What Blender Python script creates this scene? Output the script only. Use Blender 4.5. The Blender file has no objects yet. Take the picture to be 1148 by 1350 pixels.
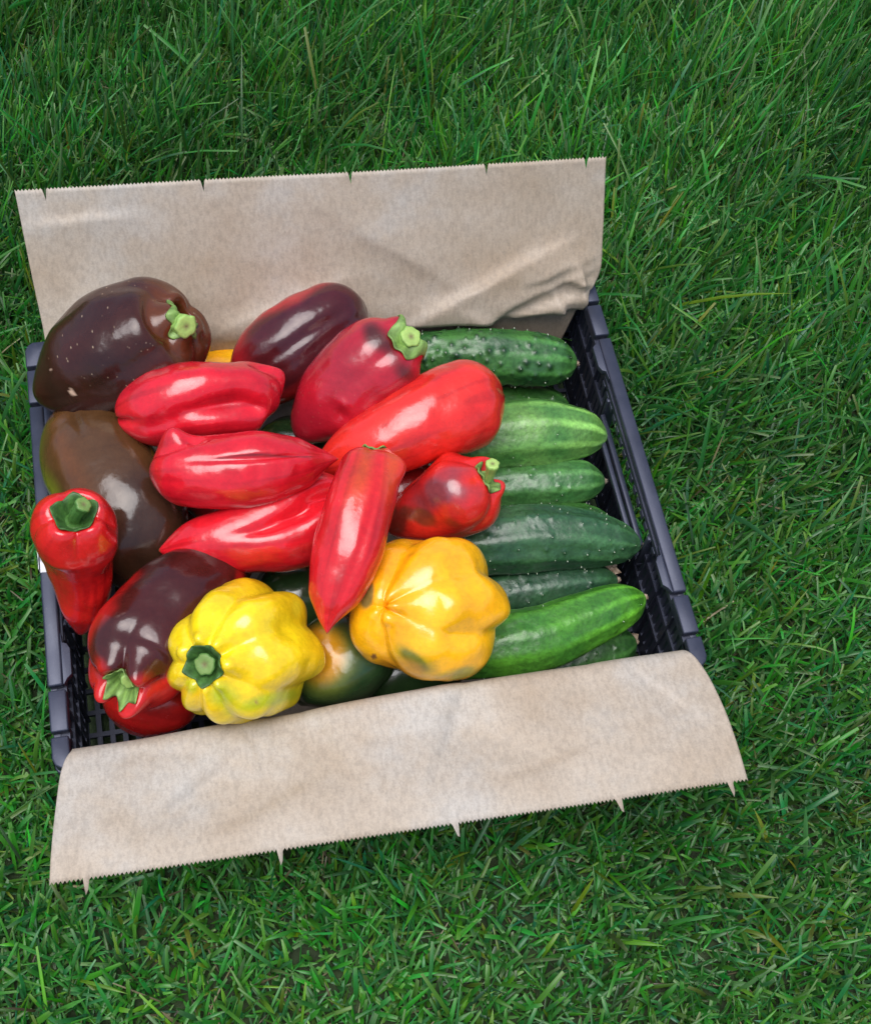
import bpy, math, random
import numpy as np
from mathutils import Vector, Matrix, noise
from mathutils.bvhtree import BVHTree

random.seed(7)
rng = np.random.default_rng(11)
scene = bpy.context.scene
col = scene.collection
R = math.radians

# ------------------------------------------------------------------ camera
CAM = Vector((-0.08102149, -0.40250408, 0.8929419))
ROT = np.array([[0.9791, 0.13512, -0.15199], [-0.18957, 0.87697, -0.44158], [0.07362, 0.46116, 0.88426]])
FPX = 1765.97          # focal length in pixels of the 1148 px wide photograph
cam_data = bpy.data.cameras.new("camera")
cam = bpy.data.objects.new("camera", cam_data)
col.objects.link(cam)
M = Matrix([list(ROT[i]) + [CAM[i]] for i in range(3)] + [[0, 0, 0, 1]])
cam.matrix_world = M
cam_data.sensor_fit = 'HORIZONTAL'
cam_data.sensor_width = 36
cam_data.lens = 36 * FPX / 1148
cam_data.clip_start = 0.02
cam_data.clip_end = 500
scene.camera = cam

# ------------------------------------------------------------------ sky, sun, exposure
SUN_EL, SUN_AZ = 81, 240      # azimuth measured clockwise from +y
world = bpy.data.worlds.new("World")
scene.world = world
world.use_nodes = True
wn = world.node_tree
wn.nodes.clear()
wo = wn.nodes.new('ShaderNodeOutputWorld')
bg = wn.nodes.new('ShaderNodeBackground')
sky = wn.nodes.new('ShaderNodeTexSky')
sky.sky_type = 'NISHITA'
sky.sun_disc = False
sky.sun_elevation = R(SUN_EL)
sky.sun_rotation = R(SUN_AZ)
sky.air_density = 1.0
sky.dust_density = 3.5
sky.ozone_density = 1.5
bg.inputs['Strength'].default_value = 0.075
wn.links.new(sky.outputs[0], bg.inputs[0])
wn.links.new(bg.outputs[0], wo.inputs[0])
sd = bpy.data.lights.new("sun", 'SUN')
sd.energy = 1.5
sd.angle = R(50)
sd.color = (0.98, 0.98, 1.0)
sun = bpy.data.objects.new("sun", sd)
col.objects.link(sun)
sdir = Vector((math.sin(R(SUN_AZ)) * math.cos(R(SUN_EL)), math.cos(R(SUN_AZ)) * math.cos(R(SUN_EL)), math.sin(R(SUN_EL))))
sun.rotation_euler = sdir.to_track_quat('Z', 'Y').to_euler()
sun.location = sdir * 5
scene.view_settings.view_transform = 'Standard'
scene.view_settings.look = 'None'
scene.view_settings.gamma = 1
scene.view_settings.exposure = 1.12
scene.view_settings.use_curve_mapping = False

# ------------------------------------------------------------------ helpers
camv = np.array(CAM)


def at(u, v, z):
    """point of the place seen at photo position (u, v) and lying at height z"""
    d = ROT @ np.array([(u - 574) / FPX, -(v - 675) / FPX, -1.0])
    return camv + d * ((z - camv[2]) / d[2])


def size(p, px):
    """length in metres that spans px photo pixels at point p"""
    dep = -float((p - camv) @ ROT[:, 2])
    return px * dep / FPX


def tag(o, label=None, cat=None, group=None, kind=None):
    if label: o['label'] = label
    if cat: o['category'] = cat
    if group: o['group'] = group
    if kind: o['kind'] = kind
    return o


def link_mesh(name, me, mat, parent=None, smooth=True):
    o = bpy.data.objects.new(name, me)
    col.objects.link(o)
    if mat: me.materials.append(mat)
    if smooth: me.polygons.foreach_set('use_smooth', [True] * len(me.polygons))
    if parent: o.parent = parent; o.matrix_parent_inverse = Matrix.Translation(-Vector(parent.location))
    return o


def mesh_from(verts, faces, colors=None):
    me = bpy.data.meshes.new("mesh")
    me.from_pydata([tuple(v) for v in verts], [], faces)
    if colors is not None:
        a = me.color_attributes.new("Col", 'FLOAT_COLOR', 'POINT')
        c = np.ones((len(verts), 4), np.float32); c[:, :3] = colors
        a.data.foreach_set('color', c.ravel())
    me.update()
    return me


def grid_faces(nr, nc, closed=True):
    f = []
    for i in range(nr - 1):
        for j in range(nc if closed else nc - 1):
            k = (j + 1) % nc
            f.append((i * nc + j, i * nc + k, (i + 1) * nc + k, (i + 1) * nc + j))
    return f


def empty(name, loc):
    o = bpy.data.objects.new(name, None)
    o.empty_display_size = 0.02
    o.location = tuple(loc)
    col.objects.link(o)
    return o


def vnoise(P, freq, seed=0):
    out = np.empty(len(P))
    s = seed * 7.31
    for i, p in enumerate(P):
        out[i] = noise.noise((p[0] * freq + s, p[1] * freq - s, p[2] * freq + 2 * s))
    return out


# ------------------------------------------------------------------ materials
def new_mat(name):
    m = bpy.data.materials.new(name)
    m.use_nodes = True
    nt = m.node_tree
    return m, nt, nt.nodes['Principled BSDF']


def N(nt, t, **kw):
    n = nt.nodes.new(t)
    for k, v in kw.items():
        if k in n.inputs: n.inputs[k].default_value = v
        else: setattr(n, k, v)
    return n


def noise_node(nt, scale, detail=4, rough=0.55, coord=None):
    n = N(nt, 'ShaderNodeTexNoise')
    n.inputs['Scale'].default_value = scale
    n.inputs['Detail'].default_value = detail
    n.inputs['Roughness'].default_value = rough
    tc = nt.nodes.new('ShaderNodeTexCoord')
    nt.links.new(tc.outputs[coord or 'Object'], n.inputs['Vector'])
    return n


def ramp(nt, src, stops):
    r = nt.nodes.new('ShaderNodeValToRGB')
    e = r.color_ramp.elements
    while len(e) < len(stops): e.new(0.5)
    for k, (p, c) in enumerate(stops):
        e[k].position = p
        e[k].color = (c, c, c, 1) if isinstance(c, (int, float)) else (*c, 1)
    nt.links.new(src, r.inputs[0])
    return r


def mix(nt, fac, a, b, mode='MIX'):
    m = nt.nodes.new('ShaderNodeMix')
    m.data_type = 'RGBA'
    m.blend_type = mode
    for sock, val in ((m.inputs[0], fac), (m.inputs[6], a), (m.inputs[7], b)):
        if hasattr(val, 'links'): nt.links.new(val, sock)
        elif isinstance(val, (int, float)): sock.default_value = val
        else: sock.default_value = (*val, 1)
    return m.outputs[2]


def bump(nt, bsdf, src, strength, dist, prev=None):
    b = nt.nodes.new('ShaderNodeBump')
    b.inputs['Strength'].default_value = strength
    b.inputs['Distance'].default_value = dist
    nt.links.new(src, b.inputs['Height'])
    if prev: nt.links.new(prev, b.inputs['Normal'])
    nt.links.new(b.outputs[0], bsdf.inputs['Normal'])
    return b.outputs[0]


def veg_mat(name, rough=0.2, coat=0.35, speck=0.0, bumps=0.25, sss=0.06, fine=0.10, ior=1.52):
    m, nt, b = new_mat(name)
    a = nt.nodes.new('ShaderNodeVertexColor'); a.layer_name = "Col"
    n1 = noise_node(nt, 55, 5, 0.6)
    r1 = ramp(nt, n1.outputs[0], [(0.3, 0.82), (0.7, 1.12)])
    c = mix(nt, 1.0, a.outputs[0], r1.outputs[0], 'MULTIPLY')
    nf = noise_node(nt, 330, 4, 0.7)
    rf_ = ramp(nt, nf.outputs[0], [(0.3, 1 - fine), (0.7, 1 + fine)])
    c = mix(nt, 1.0, c, rf_.outputs[0], 'MULTIPLY')
    if speck:
        v = nt.nodes.new('ShaderNodeTexVoronoi'); v.inputs['Scale'].default_value = 260
        tc = nt.nodes.new('ShaderNodeTexCoord')
        mp = nt.nodes.new('ShaderNodeMapping'); mp.inputs['Scale'].default_value = (1, 0.45, 1)
        nt.links.new(tc.outputs['Object'], mp.inputs[0]); nt.links.new(mp.outputs[0], v.inputs['Vector'])
        r2 = ramp(nt, v.outputs['Distance'], [(0.0, 1.0), (0.16, 0.0)])
        n3 = noise_node(nt, 28, 2)
        r3 = ramp(nt, n3.outputs[0], [(0.48, 0.0), (0.60, speck)])
        f = mix(nt, 1.0, r2.outputs[0], r3.outputs[0], 'MULTIPLY')
        c = mix(nt, f, c, (0.55, 0.42, 0.27))
    nt.links.new(c, b.inputs['Base Color'])
    n2 = noise_node(nt, 70, 6, 0.7)
    r4 = ramp(nt, n2.outputs[0], [(0.3, rough * 0.75), (0.7, rough * 1.45)])
    nt.links.new(r4.outputs[0], b.inputs['Roughness'])
    b.inputs['IOR'].default_value = ior
    b.inputs['Coat Weight'].default_value = coat
    b.inputs['Coat Roughness'].default_value = 0.05
    b.inputs['Subsurface Weight'].default_value = sss
    b.inputs['Subsurface Radius'].default_value = (1, 0.3, 0.1)
    b.inputs['Subsurface Scale'].default_value = 0.004
    nb = noise_node(nt, 420, 3, 0.6)
    p = bump(nt, b, nb.outputs[0], bumps, 0.0003)
    nb2 = noise_node(nt, 90, 2, 0.5)
    bump(nt, b, nb2.outputs[0], bumps, 0.0015, p)
    return m


MAT_PEPPER = veg_mat("pepper_skin", 0.2, 0.4, speck=.12, bumps=.34, sss=.04)
MAT_DARKPEPPER = veg_mat("dark_pepper_skin", 0.17, 0.08, speck=0.8, sss=0.0, bumps=.3, ior=1.47)
MAT_OLIVEPEPPER = veg_mat("olive_pepper_skin", 0.16, 0.12, sss=0.0, bumps=.3, ior=1.47)
MAT_HALF = veg_mat("half_ripe_skin", 0.18, 0.15, sss=0.01, bumps=.3, ior=1.48)
MAT_STEM = veg_mat("pepper_stem", 0.5, 0.0, bumps=0.9, sss=0.05)
MAT_CUKE = veg_mat("cucumber_skin", 0.34, 0.08, bumps=0.8, sss=0.03, fine=0.35)


def plastic_mat():
    m, nt, b = new_mat("black_plastic")
    n = noise_node(nt, 40, 5)
    r = ramp(nt, n.outputs[0], [(0.3, (0.013, 0.015, 0.024)), (0.75, (0.026, 0.029, 0.046))])
    n2 = noise_node(nt, 900, 2)
    r2 = ramp(nt, n2.outputs[0], [(0.68, 0.0), (0.74, 0.35)])
    c = mix(nt, r2.outputs[0], r.outputs[0], (0.12, 0.11, 0.09))
    nt.links.new(c, b.inputs['Base Color'])
    rr = ramp(nt, n.outputs[0], [(0.3, 0.38), (0.7, 0.55)])
    nt.links.new(rr.outputs[0], b.inputs['Roughness'])
    b.inputs['Specular IOR Level'].default_value = 0.75
    b.inputs['Specular Tint'].default_value = (0.75, 0.8, 1.0, 1)
    bump(nt, b, n2.outputs[0], 0.15, 0.0003)
    return m


MAT_PLASTIC = plastic_mat()


def paper_mat():
    m, nt, b = new_mat("kraft_paper")
    n = noise_node(nt, 11, 5, 0.62)
    r = ramp(nt, n.outputs[0], [(0.30, (0.34, 0.262, 0.18)), (0.52, (0.39, 0.325, 0.25)), (0.68, (0.41, 0.375, 0.325))])
    n2 = noise_node(nt, 700, 7, 0.85)
    r2 = ramp(nt, n2.outputs[0], [(0.28, (0.66, 0.68, 0.70)), (0.50, (0.96, 0.96, 0.96)), (0.72, (1.14, 1.14, 1.15))])
    c = mix(nt, 1.0, r.outputs[0], r2.outputs[0], 'MULTIPLY')
    # darker fibres lying along the machine direction
    tc = nt.nodes.new('ShaderNodeTexCoord'); mp = nt.nodes.new('ShaderNodeMapping')
    mp.inputs['Scale'].default_value = (0.7, 0.3, 0.3)
    nf = N(nt, 'ShaderNodeTexNoise'); nf.inputs['Scale'].default_value = 600; nf.inputs['Detail'].default_value = 2
    nt.links.new(tc.outputs['Object'], mp.inputs[0]); nt.links.new(mp.outputs[0], nf.inputs['Vector'])
    r3 = ramp(nt, nf.outputs[0], [(0.36, (0.86, 0.86, 0.86)), (0.56, (1, 1, 1))])
    c = mix(nt, 1.0, c, r3.outputs[0], 'MULTIPLY')
    nt.links.new(c, b.inputs['Base Color'])
    b.inputs['Roughness'].default_value = 0.55
    b.inputs['Specular IOR Level'].default_value = 0.45
    p = bump(nt, b, n2.outputs[0], 0.05, 0.0003)
    n4 = noise_node(nt, 45, 4, 0.55)
    bump(nt, b, n4.outputs[0], 0.18, 0.002, p)
    return m


MAT_PAPER = paper_mat()


def grass_mat():
    m, nt, b = new_mat("grass_blade")
    a = nt.nodes.new('ShaderNodeVertexColor'); a.layer_name = "Col"
    nt.links.new(a.outputs[0], b.inputs['Base Color'])
    b.inputs['Roughness'].default_value = 0.38
    b.inputs['Specular IOR Level'].default_value = 0.45
    tr = nt.nodes.new('ShaderNodeBsdfTranslucent')
    hs = nt.nodes.new('ShaderNodeHueSaturation'); hs.inputs['Value'].default_value = 1.3
    nt.links.new(a.outputs[0], hs.inputs['Color']); nt.links.new(hs.outputs[0], tr.inputs[0])
    mx = nt.nodes.new('ShaderNodeMixShader'); mx.inputs[0].default_value = 0.3
    out = nt.nodes['Material Output']
    nt.links.new(b.outputs[0], mx.inputs[1]); nt.links.new(tr.outputs[0], mx.inputs[2])
    nt.links.new(mx.outputs[0], out.inputs[0])
    return m


MAT_GRASS = grass_mat()


def soil_mat():
    m, nt, b = new_mat("lawn_soil")
    n = noise_node(nt, 60, 6, 0.7)
    r = ramp(nt, n.outputs[0], [(0.3, (0.012, 0.022, 0.007)), (0.6, (0.026, 0.048, 0.013)), (0.8, (0.06, 0.06, 0.025))])
    nt.links.new(r.outputs[0], b.inputs['Base Color'])
    b.inputs['Roughness'].default_value = 0.9
    bump(nt, b, n.outputs[0], 0.8, 0.004)
    return m


# ------------------------------------------------------------------ ground and grass
me = mesh_from([(-60, -60, 0), (60, -60, 0), (60, 60, 0), (-60, 60, 0)], [(0, 1, 2, 3)])
tag(link_mesh("ground", me, soil_mat(), smooth=False), kind='structure')


def blades(n, xr, yr, zlo=0.0, dead=0.0, inner=None, longf=1.0, seed=1, wmul=1.0, lie=0.0, hole=True, fold=False):
    g = np.random.default_rng(seed)
    x = g.uniform(xr[0], xr[1], n); y = g.uniform(yr[0], yr[1], n)
    if hole:
        keep = ~((np.abs(x) < 0.202) & (np.abs(y) < 0.152))
        x = x[keep]; y = y[keep]
    if inner:
        keep = ~((x > inner[0][0]) & (x < inner[0][1]) & (y > inner[1][0]) & (y < inner[1][1])); x = x[keep]; y = y[keep]
    n = len(x)
    # clump field: length, lean and hue vary over a few centimetres
    f1 = np.sin(x * 31 + 3 * np.sin(y * 17)) * np.cos(y * 27 + 2 * np.sin(x * 23))
    f2 = np.sin(x * 9 + 1.3 + 2 * np.sin(y * 7)) * np.cos(y * 11 - 0.7)
    far = np.clip((y + 0.30) / 0.8, 0, 1)               # longer, finer, more upright away from the viewer
    right = np.clip((x - 0.1) / 0.4, 0, 1)
    L = (0.021 + 0.022 * far + 0.005 * right) * g.lognormal(0, 0.30, n) * (1 + 0.22 * f1) * longf
    W = (0.00125 - 0.0004 * far) * g.uniform(0.6, 1.35, n) * wmul
    lean_dir = g.uniform(0, 2 * np.pi, n)
    bias = 0.35 + 0.3 * far
    az = np.where(g.random(n) < bias, 0.8 + 1.2 * f2 + g.normal(0, 0.9, n), lean_dir)
    lean = np.clip(np.abs(g.normal(0.62 - 0.28 * far, 0.33, n)) + lie, 0.03, 1.5)
    curl = g.normal(0.45, 0.45, n) * (0.6 + 0.6 * (1 - far))
    h = np.stack([np.cos(az), np.sin(az), np.zeros(n)], 1)
    tw0 = g.uniform(0, np.pi, n)
    K = 5
    Cn = 3 if fold else 2
    V = np.zeros((n, K, Cn, 3)); C = np.zeros((n, K, Cn, 3))
    pos = np.stack([x, y, np.full(n, zlo) + g.uniform(0, 0.004, n)], 1)
    base = np.stack([0.042 * g.lognormal(0, .32, n), 0.200 * g.lognormal(0, .26, n), 0.028 * g.lognormal(0, .35, n)], 1)
    blue = g.random(n) < 0.15
    base[blue] *= np.array([0.9, 1.0, 1.9])
    base[:, 2] = np.minimum(base[:, 2], 0.42 * base[:, 1])
    yel = g.random(n) < 0.16
    base[yel] *= np.array([2.2, 1.3, 0.8])
    base *= (1 + 0.25 * f2)[:, None]
    if dead > 0:
        f3 = np.clip(np.sin(x * 47 + 2 * np.sin(y * 39)) * np.sin(y * 43 + 1.7 * np.sin(x * 29)) - 0.35, 0, 1)
        dd = g.random(n) < dead * (0.6 + 5 * f3)
        W = np.where(dd, W * 0.6, W)
        straw = np.array([0.18, 0.15, 0.08]) * g.lognormal(0, .45, n)[:, None]
        base[dd] = straw[dd]
    cut = g.random(n) < 0.6
    for k in range(K):
        t = k / (K - 1)
        th = lean + curl * t
        if k:
            step = L / (K - 1)
            pos = pos + (np.cos(th)[:, None] * np.array([0, 0, 1]) + np.sin(th)[:, None] * h) * step[:, None]
        pos[:, 2] = np.maximum(pos[:, 2], 0.002)
        side = np.stack([-np.sin(az + tw0 * 0.35 * t + 0.5 * (tw0 - 1.5)), np.cos(az + tw0 * 0.35 * t + 0.5 * (tw0 - 1.5)), 0.25 * np.sin(tw0 * 3)], 1)
        prof = [0.55, 0.95, 1.0, 0.85, 0.0][k]
        w = W * np.where(cut, [0.6, 0.95, 1.0, 0.95, 0.75][k], prof)
        V[:, k, 0] = pos - side * w[:, None]
        V[:, k, -1] = pos + side * w[:, None]
        if fold:
            dr = np.cos(th)[:, None] * np.array([0, 0, 1]) + np.sin(th)[:, None] * h
            nn = np.cross(side, dr); nn /= np.linalg.norm(nn, axis=1)[:, None]
            V[:, k, 1] = pos - nn * (w * 0.45)[:, None]
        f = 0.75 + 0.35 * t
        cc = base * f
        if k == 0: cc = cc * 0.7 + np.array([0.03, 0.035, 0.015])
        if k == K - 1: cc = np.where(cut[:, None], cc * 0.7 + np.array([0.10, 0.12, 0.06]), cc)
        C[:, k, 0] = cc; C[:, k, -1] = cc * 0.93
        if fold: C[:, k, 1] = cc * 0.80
    # keep blades out of the crate: push any point that would enter it outwards
    P = V.reshape(-1, 3)
    if hole:
        ins = (np.abs(P[:, 0]) < 0.2035) & (np.abs(P[:, 1]) < 0.1535)
        dx = 0.2035 - np.abs(P[:, 0]); dy = 0.1535 - np.abs(P[:, 1])
        mx = ins & (dx <= dy); my = ins & (dx > dy)
        P[mx, 0] = np.sign(P[mx, 0]) * (0.2035 + 0.05 * dx[mx])
        P[my, 1] = np.sign(P[my, 1]) * (0.1535 + 0.05 * dy[my])
    return P, C.reshape(-1, 3), n, K, Cn


def build_blades(name, sets, label):
    Ps, Cs, Fs, off = [], [], [], 0
    for P, C, n, K, Cn in sets:
        b0 = (np.arange(n) * K * Cn)[:, None] + off
        k = np.arange(K - 1)[None, :] * Cn
        a = b0 + k
        F = np.concatenate([np.stack([a + c_, a + c_ + 1, a + Cn + c_ + 1, a + Cn + c_], -1).reshape(-1, 4) for c_ in range(Cn - 1)])
        Ps.append(P); Cs.append(C); Fs.append(F); off += len(P)
    P = np.concatenate(Ps); C = np.concatenate(Cs); F = np.concatenate(Fs)
    me = bpy.data.meshes.new("mesh")
    me.vertices.add(len(P)); me.vertices.foreach_set('co', P.astype(np.float32).ravel())
    me.loops.add(F.size); me.loops.foreach_set('vertex_index', F.ravel().astype(np.int32))
    me.polygons.add(len(F))
    me.polygons.foreach_set('loop_start', (np.arange(len(F)) * 4).astype(np.int32))
    me.polygons.foreach_set('loop_total', np.full(len(F), 4, np.int32))
    me.update(calc_edges=True)
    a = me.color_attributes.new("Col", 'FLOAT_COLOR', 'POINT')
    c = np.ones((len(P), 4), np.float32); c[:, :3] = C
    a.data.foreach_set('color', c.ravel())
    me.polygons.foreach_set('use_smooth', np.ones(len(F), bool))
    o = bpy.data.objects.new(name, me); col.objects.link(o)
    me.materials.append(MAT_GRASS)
    tag(o, label, 'grass', kind='stuff')


XR, YR = (-0.42, 0.78), (-0.50, 0.80)
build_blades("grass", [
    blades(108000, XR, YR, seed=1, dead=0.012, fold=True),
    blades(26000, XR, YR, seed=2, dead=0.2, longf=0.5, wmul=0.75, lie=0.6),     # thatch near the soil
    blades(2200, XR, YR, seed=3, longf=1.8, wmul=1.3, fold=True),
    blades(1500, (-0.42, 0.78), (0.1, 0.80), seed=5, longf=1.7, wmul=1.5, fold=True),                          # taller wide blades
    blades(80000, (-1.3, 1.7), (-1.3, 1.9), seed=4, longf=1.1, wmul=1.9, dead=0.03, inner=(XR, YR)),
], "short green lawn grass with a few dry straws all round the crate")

# ------------------------------------------------------------------ crate
HR = 0.125


class MB:
    def __init__(s): s.v = []; s.f = []

    def box(s, x0, x1, y0, y1, z0, z1):
        b = len(s.v)
        s.v += [(x, y, z) for z in (z0, z1) for y in (y0, y1) for x in (x0, x1)]
        s.f += [tuple(b + i for i in q) for q in ((0, 2, 3, 1), (4, 5, 7, 6), (0, 1, 5, 4), (2, 6, 7, 3), (0, 4, 6, 2), (1, 3, 7, 5))]

    def prism(s, pts, z0, z1):
        b = len(s.v); n = len(pts)
        s.v += [(x, y, z0) for x, y in pts] + [(x, y, z1) for x, y in pts]
        s.f += [tuple(b + i for i in reversed(range(n))), tuple(b + n + i for i in range(n))]
        s.f += [(b + i, b + (i + 1) % n, b + n + (i + 1) % n, b + n + i) for i in range(n)]

    def build(s, name, mat, parent=None, bev=0.0):
        me = mesh_from(s.v, s.f)
        o = link_mesh(name, me, mat, parent, smooth=False)
        if bev:
            m = o.modifiers.new("bevel", 'BEVEL'); m.width = bev; m.segments = 2; m.limit_method = 'ANGLE'
            me.polygons.foreach_set('use_smooth', [True] * len(me.polygons))
        return o


crate = empty("crate", (0, 0, 0.012))
tag(crate, "black plastic folding crate filled with peppers and cucumbers on the lawn", "crate")
b = MB()
for i in range(47): b.box(-0.1932 + i * 0.0084 - 0.0017, -0.1932 + i * 0.0084 + 0.0017, -0.1440, 0.1440, 0.0125, 0.0150)
for i in range(19): b.box(-0.1940, 0.1940, -0.1422 + i * 0.0158 - 0.0016, -0.1422 + i * 0.0158 + 0.0016, 0.0121, 0.0154)
b.build("base", MAT_PLASTIC, crate)


def side_wall(sx):
    """long slatted panel at x = +-0.19 with a hand opening in the middle"""
    b = MB()
    X0, X1 = sorted((sx * 0.1915, sx * 0.1945))
    def band(z0, z1, y0=-0.142, y1=0.142, t=0.0):
        a, c = sorted((sx * (0.1915 - t), sx * 0.1945)); b.box(a, c, y0, y1, z0, z1)
    band(0.0185, 0.032); band(0.060, 0.064, t=0.0012)
    band(0.1145, 0.119, t=0.002)
    band(0.088, 0.0925, -0.142, -0.056, t=0.0014); band(0.088, 0.0925, 0.056, 0.142, t=0.0014)
    y = -0.1415
    while y < 0.141:
        hz = 0.1145
        w = 0.0042
        if -0.052 < y < 0.050: hz = 0.078
        b.box(X0, X1, y, y + w, 0.032, hz)
        y += 0.0066
    for k in range(12):                                   # stiffening ribs on the inner face
        yy = -0.135 + k * 0.0245
        a, c = sorted((sx * 0.1895, sx * 0.1915))
        b.box(a, c, yy - 0.0006, yy + 0.0006, 0.0185, 0.112 if abs(yy) > 0.055 else 0.076)
    o = b.build("side_wall", MAT_PLASTIC, crate)
    b = MB()                                              # frame of the hand opening
    a, c = sorted((sx * 0.1875, sx * 0.1965))
    b.box(a, c, -0.056, -0.0525, 0.078, 0.1145); b.box(a, c, 0.0525, 0.056, 0.078, 0.1145)
    b.box(a, c, -0.056, 0.056, 0.0745, 0.078)
    b.build("handle_frame", MAT_PLASTIC, crate, 0.0008)
    b = MB()                                              # release lever: two thin bars leaning inwards
    a, c = sorted((sx * 0.1800, sx * 0.1835)); b.box(a, c, -0.050, 0.050, 0.0955, 0.0995)
    a, c = sorted((sx * 0.1850, sx * 0.1885)); b.box(a, c, -0.052, 0.052, 0.0905, 0.1000)
    a, c = sorted((sx * 0.1800, sx * 0.1880)); b.box(a, c, -0.050, -0.047, 0.092, 0.0955); b.box(a, c, 0.047, 0.050, 0.092, 0.0955)
    b.build("release_lever", MAT_PLASTIC, crate, 0.0008)


def end_wall(sy):
    b = MB()
    Y0, Y1 = sorted((sy * 0.1425, sy * 0.1455))
    b.box(-0.190, 0.190, Y0, Y1, 0.0185, 0.034); b.box(-0.190, 0.190, Y0, Y1, 0.066, 0.071); b.box(-0.190, 0.190, Y0, Y1, 0.112, 0.119)
    x = -0.189
    while x < 0.187:
        b.box(x, x + 0.0042, Y0, Y1, 0.034, 0.112); x += 0.0068
    b.build("end_wall", MAT_PLASTIC, crate)
    b = MB()
    Y0, Y1 = sorted((sy * 0.1432, sy * 0.1500))
    b.box(-0.182, 0.182, Y0, Y1, 0.1192, HR - 0.001)
    b.build("end_rim", MAT_PLASTIC, crate, 0.0012)


for s in (-1, 1): side_wall(s); end_wall(s)
for sx in (-1, 1):
    for sy in (-1, 1):
        b = MB()
        pts = [(0.1905, 0.1425), (0.200, 0.1425), (0.200, 0.146), (0.1985, 0.149), (0.1955, 0.150), (0.1835, 0.150), (0.1835, 0.1455), (0.1905, 0.1455)]
        pts = [(sx * x, sy * y) for x, y in pts]
        if sx * sy < 0: pts.reverse()
        b.prism(pts, 0.012, 0.1150)
        b.build("corner_post", MAT_PLASTIC, crate, 0.0008)
        # corner cap, block and long rail with a latch tab, in order along the side
        b = MB()
        pts = [(0.1895, 0.1305), (0.200, 0.1305), (0.200, 0.1435), (0.1985, 0.1475), (0.1950, 0.150), (0.1830, 0.150), (0.1830, 0.1410), (0.1895, 0.1410)]
        pts = [(sx * x, sy * y) for x, y in pts]
        if sx * sy < 0: pts.reverse()
        b.prism(pts, 0.1152, HR)
        cap = b.build("corner_cap", MAT_PLASTIC, crate, 0.0011)
        b = MB()
        a, c = sorted((sx * 0.1892, sx * 0.1998)); y0, y1 = sorted((sy * 0.1015, sy * 0.1275))
        b.box(a, c, y0, y1, 0.1192, HR)
        b.build("rim_block", MAT_PLASTIC, crate, 0.0011)
        b = MB()
        pts = [(0.1900, 0.0985), (0.1880, 0.0950), (0.1852, 0.0925), (0.1852, 0.0760), (0.1870, 0.0725), (0.1895, 0.0715), (0.1900, 0.0650), (0.1905, 0.0650), (0.1905, 0.0985)]
        pts = [(sx * x, sy * y) for x, y in pts]
        if sx * sy > 0: pts.reverse()
        b.prism(pts, 0.1200, HR - 0.0004)
        b.build("latch_tab", MAT_PLASTIC, crate, 0.0008)
    b = MB()
    a, c = sorted((sx * 0.1906, sx * 0.1998)); b.box(a, c, -0.0988, 0.0988, 0.1192, HR)
    b.build("rim_rail", MAT_PLASTIC, crate, 0.0013)
    b = MB()                                              # lower lip under the rail and its small hinge teeth
    a, c = sorted((sx * 0.1990, sx * 0.1945)); b.box(a, c, -0.142, 0.142, 0.1150, 0.1190)
    for k in range(15):
        yy = -0.066 + k * 0.0094
        a, c = sorted((sx * 0.1890, sx * 0.1903)); b.box(a, c, yy, yy + 0.0058, 0.1085, 0.1140)
    b.build("hinge_strip", MAT_PLASTIC, crate, 0.0005)

m, nt, bs = new_mat("label_paper")
nl = noise_node(nt, 120, 4)
rl = ramp(nt, nl.outputs[0], [(0.40, (0.25, 0.25, 0.28)), (0.52, (0.66, 0.66, 0.68)), (0.8, (0.75, 0.75, 0.76))])
nt.links.new(rl.outputs[0], bs.inputs['Base Color']); bs.inputs['Roughness'].default_value = 0.6
b = MB(); b.box(-0.1992, -0.1880, -0.0235, -0.0030, HR - 0.0003, HR + 0.0004); b.box(-0.2006, -0.2002, -0.020, 0.004, 0.104, HR - 0.001)
b.build("sticker", m, crate)

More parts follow.
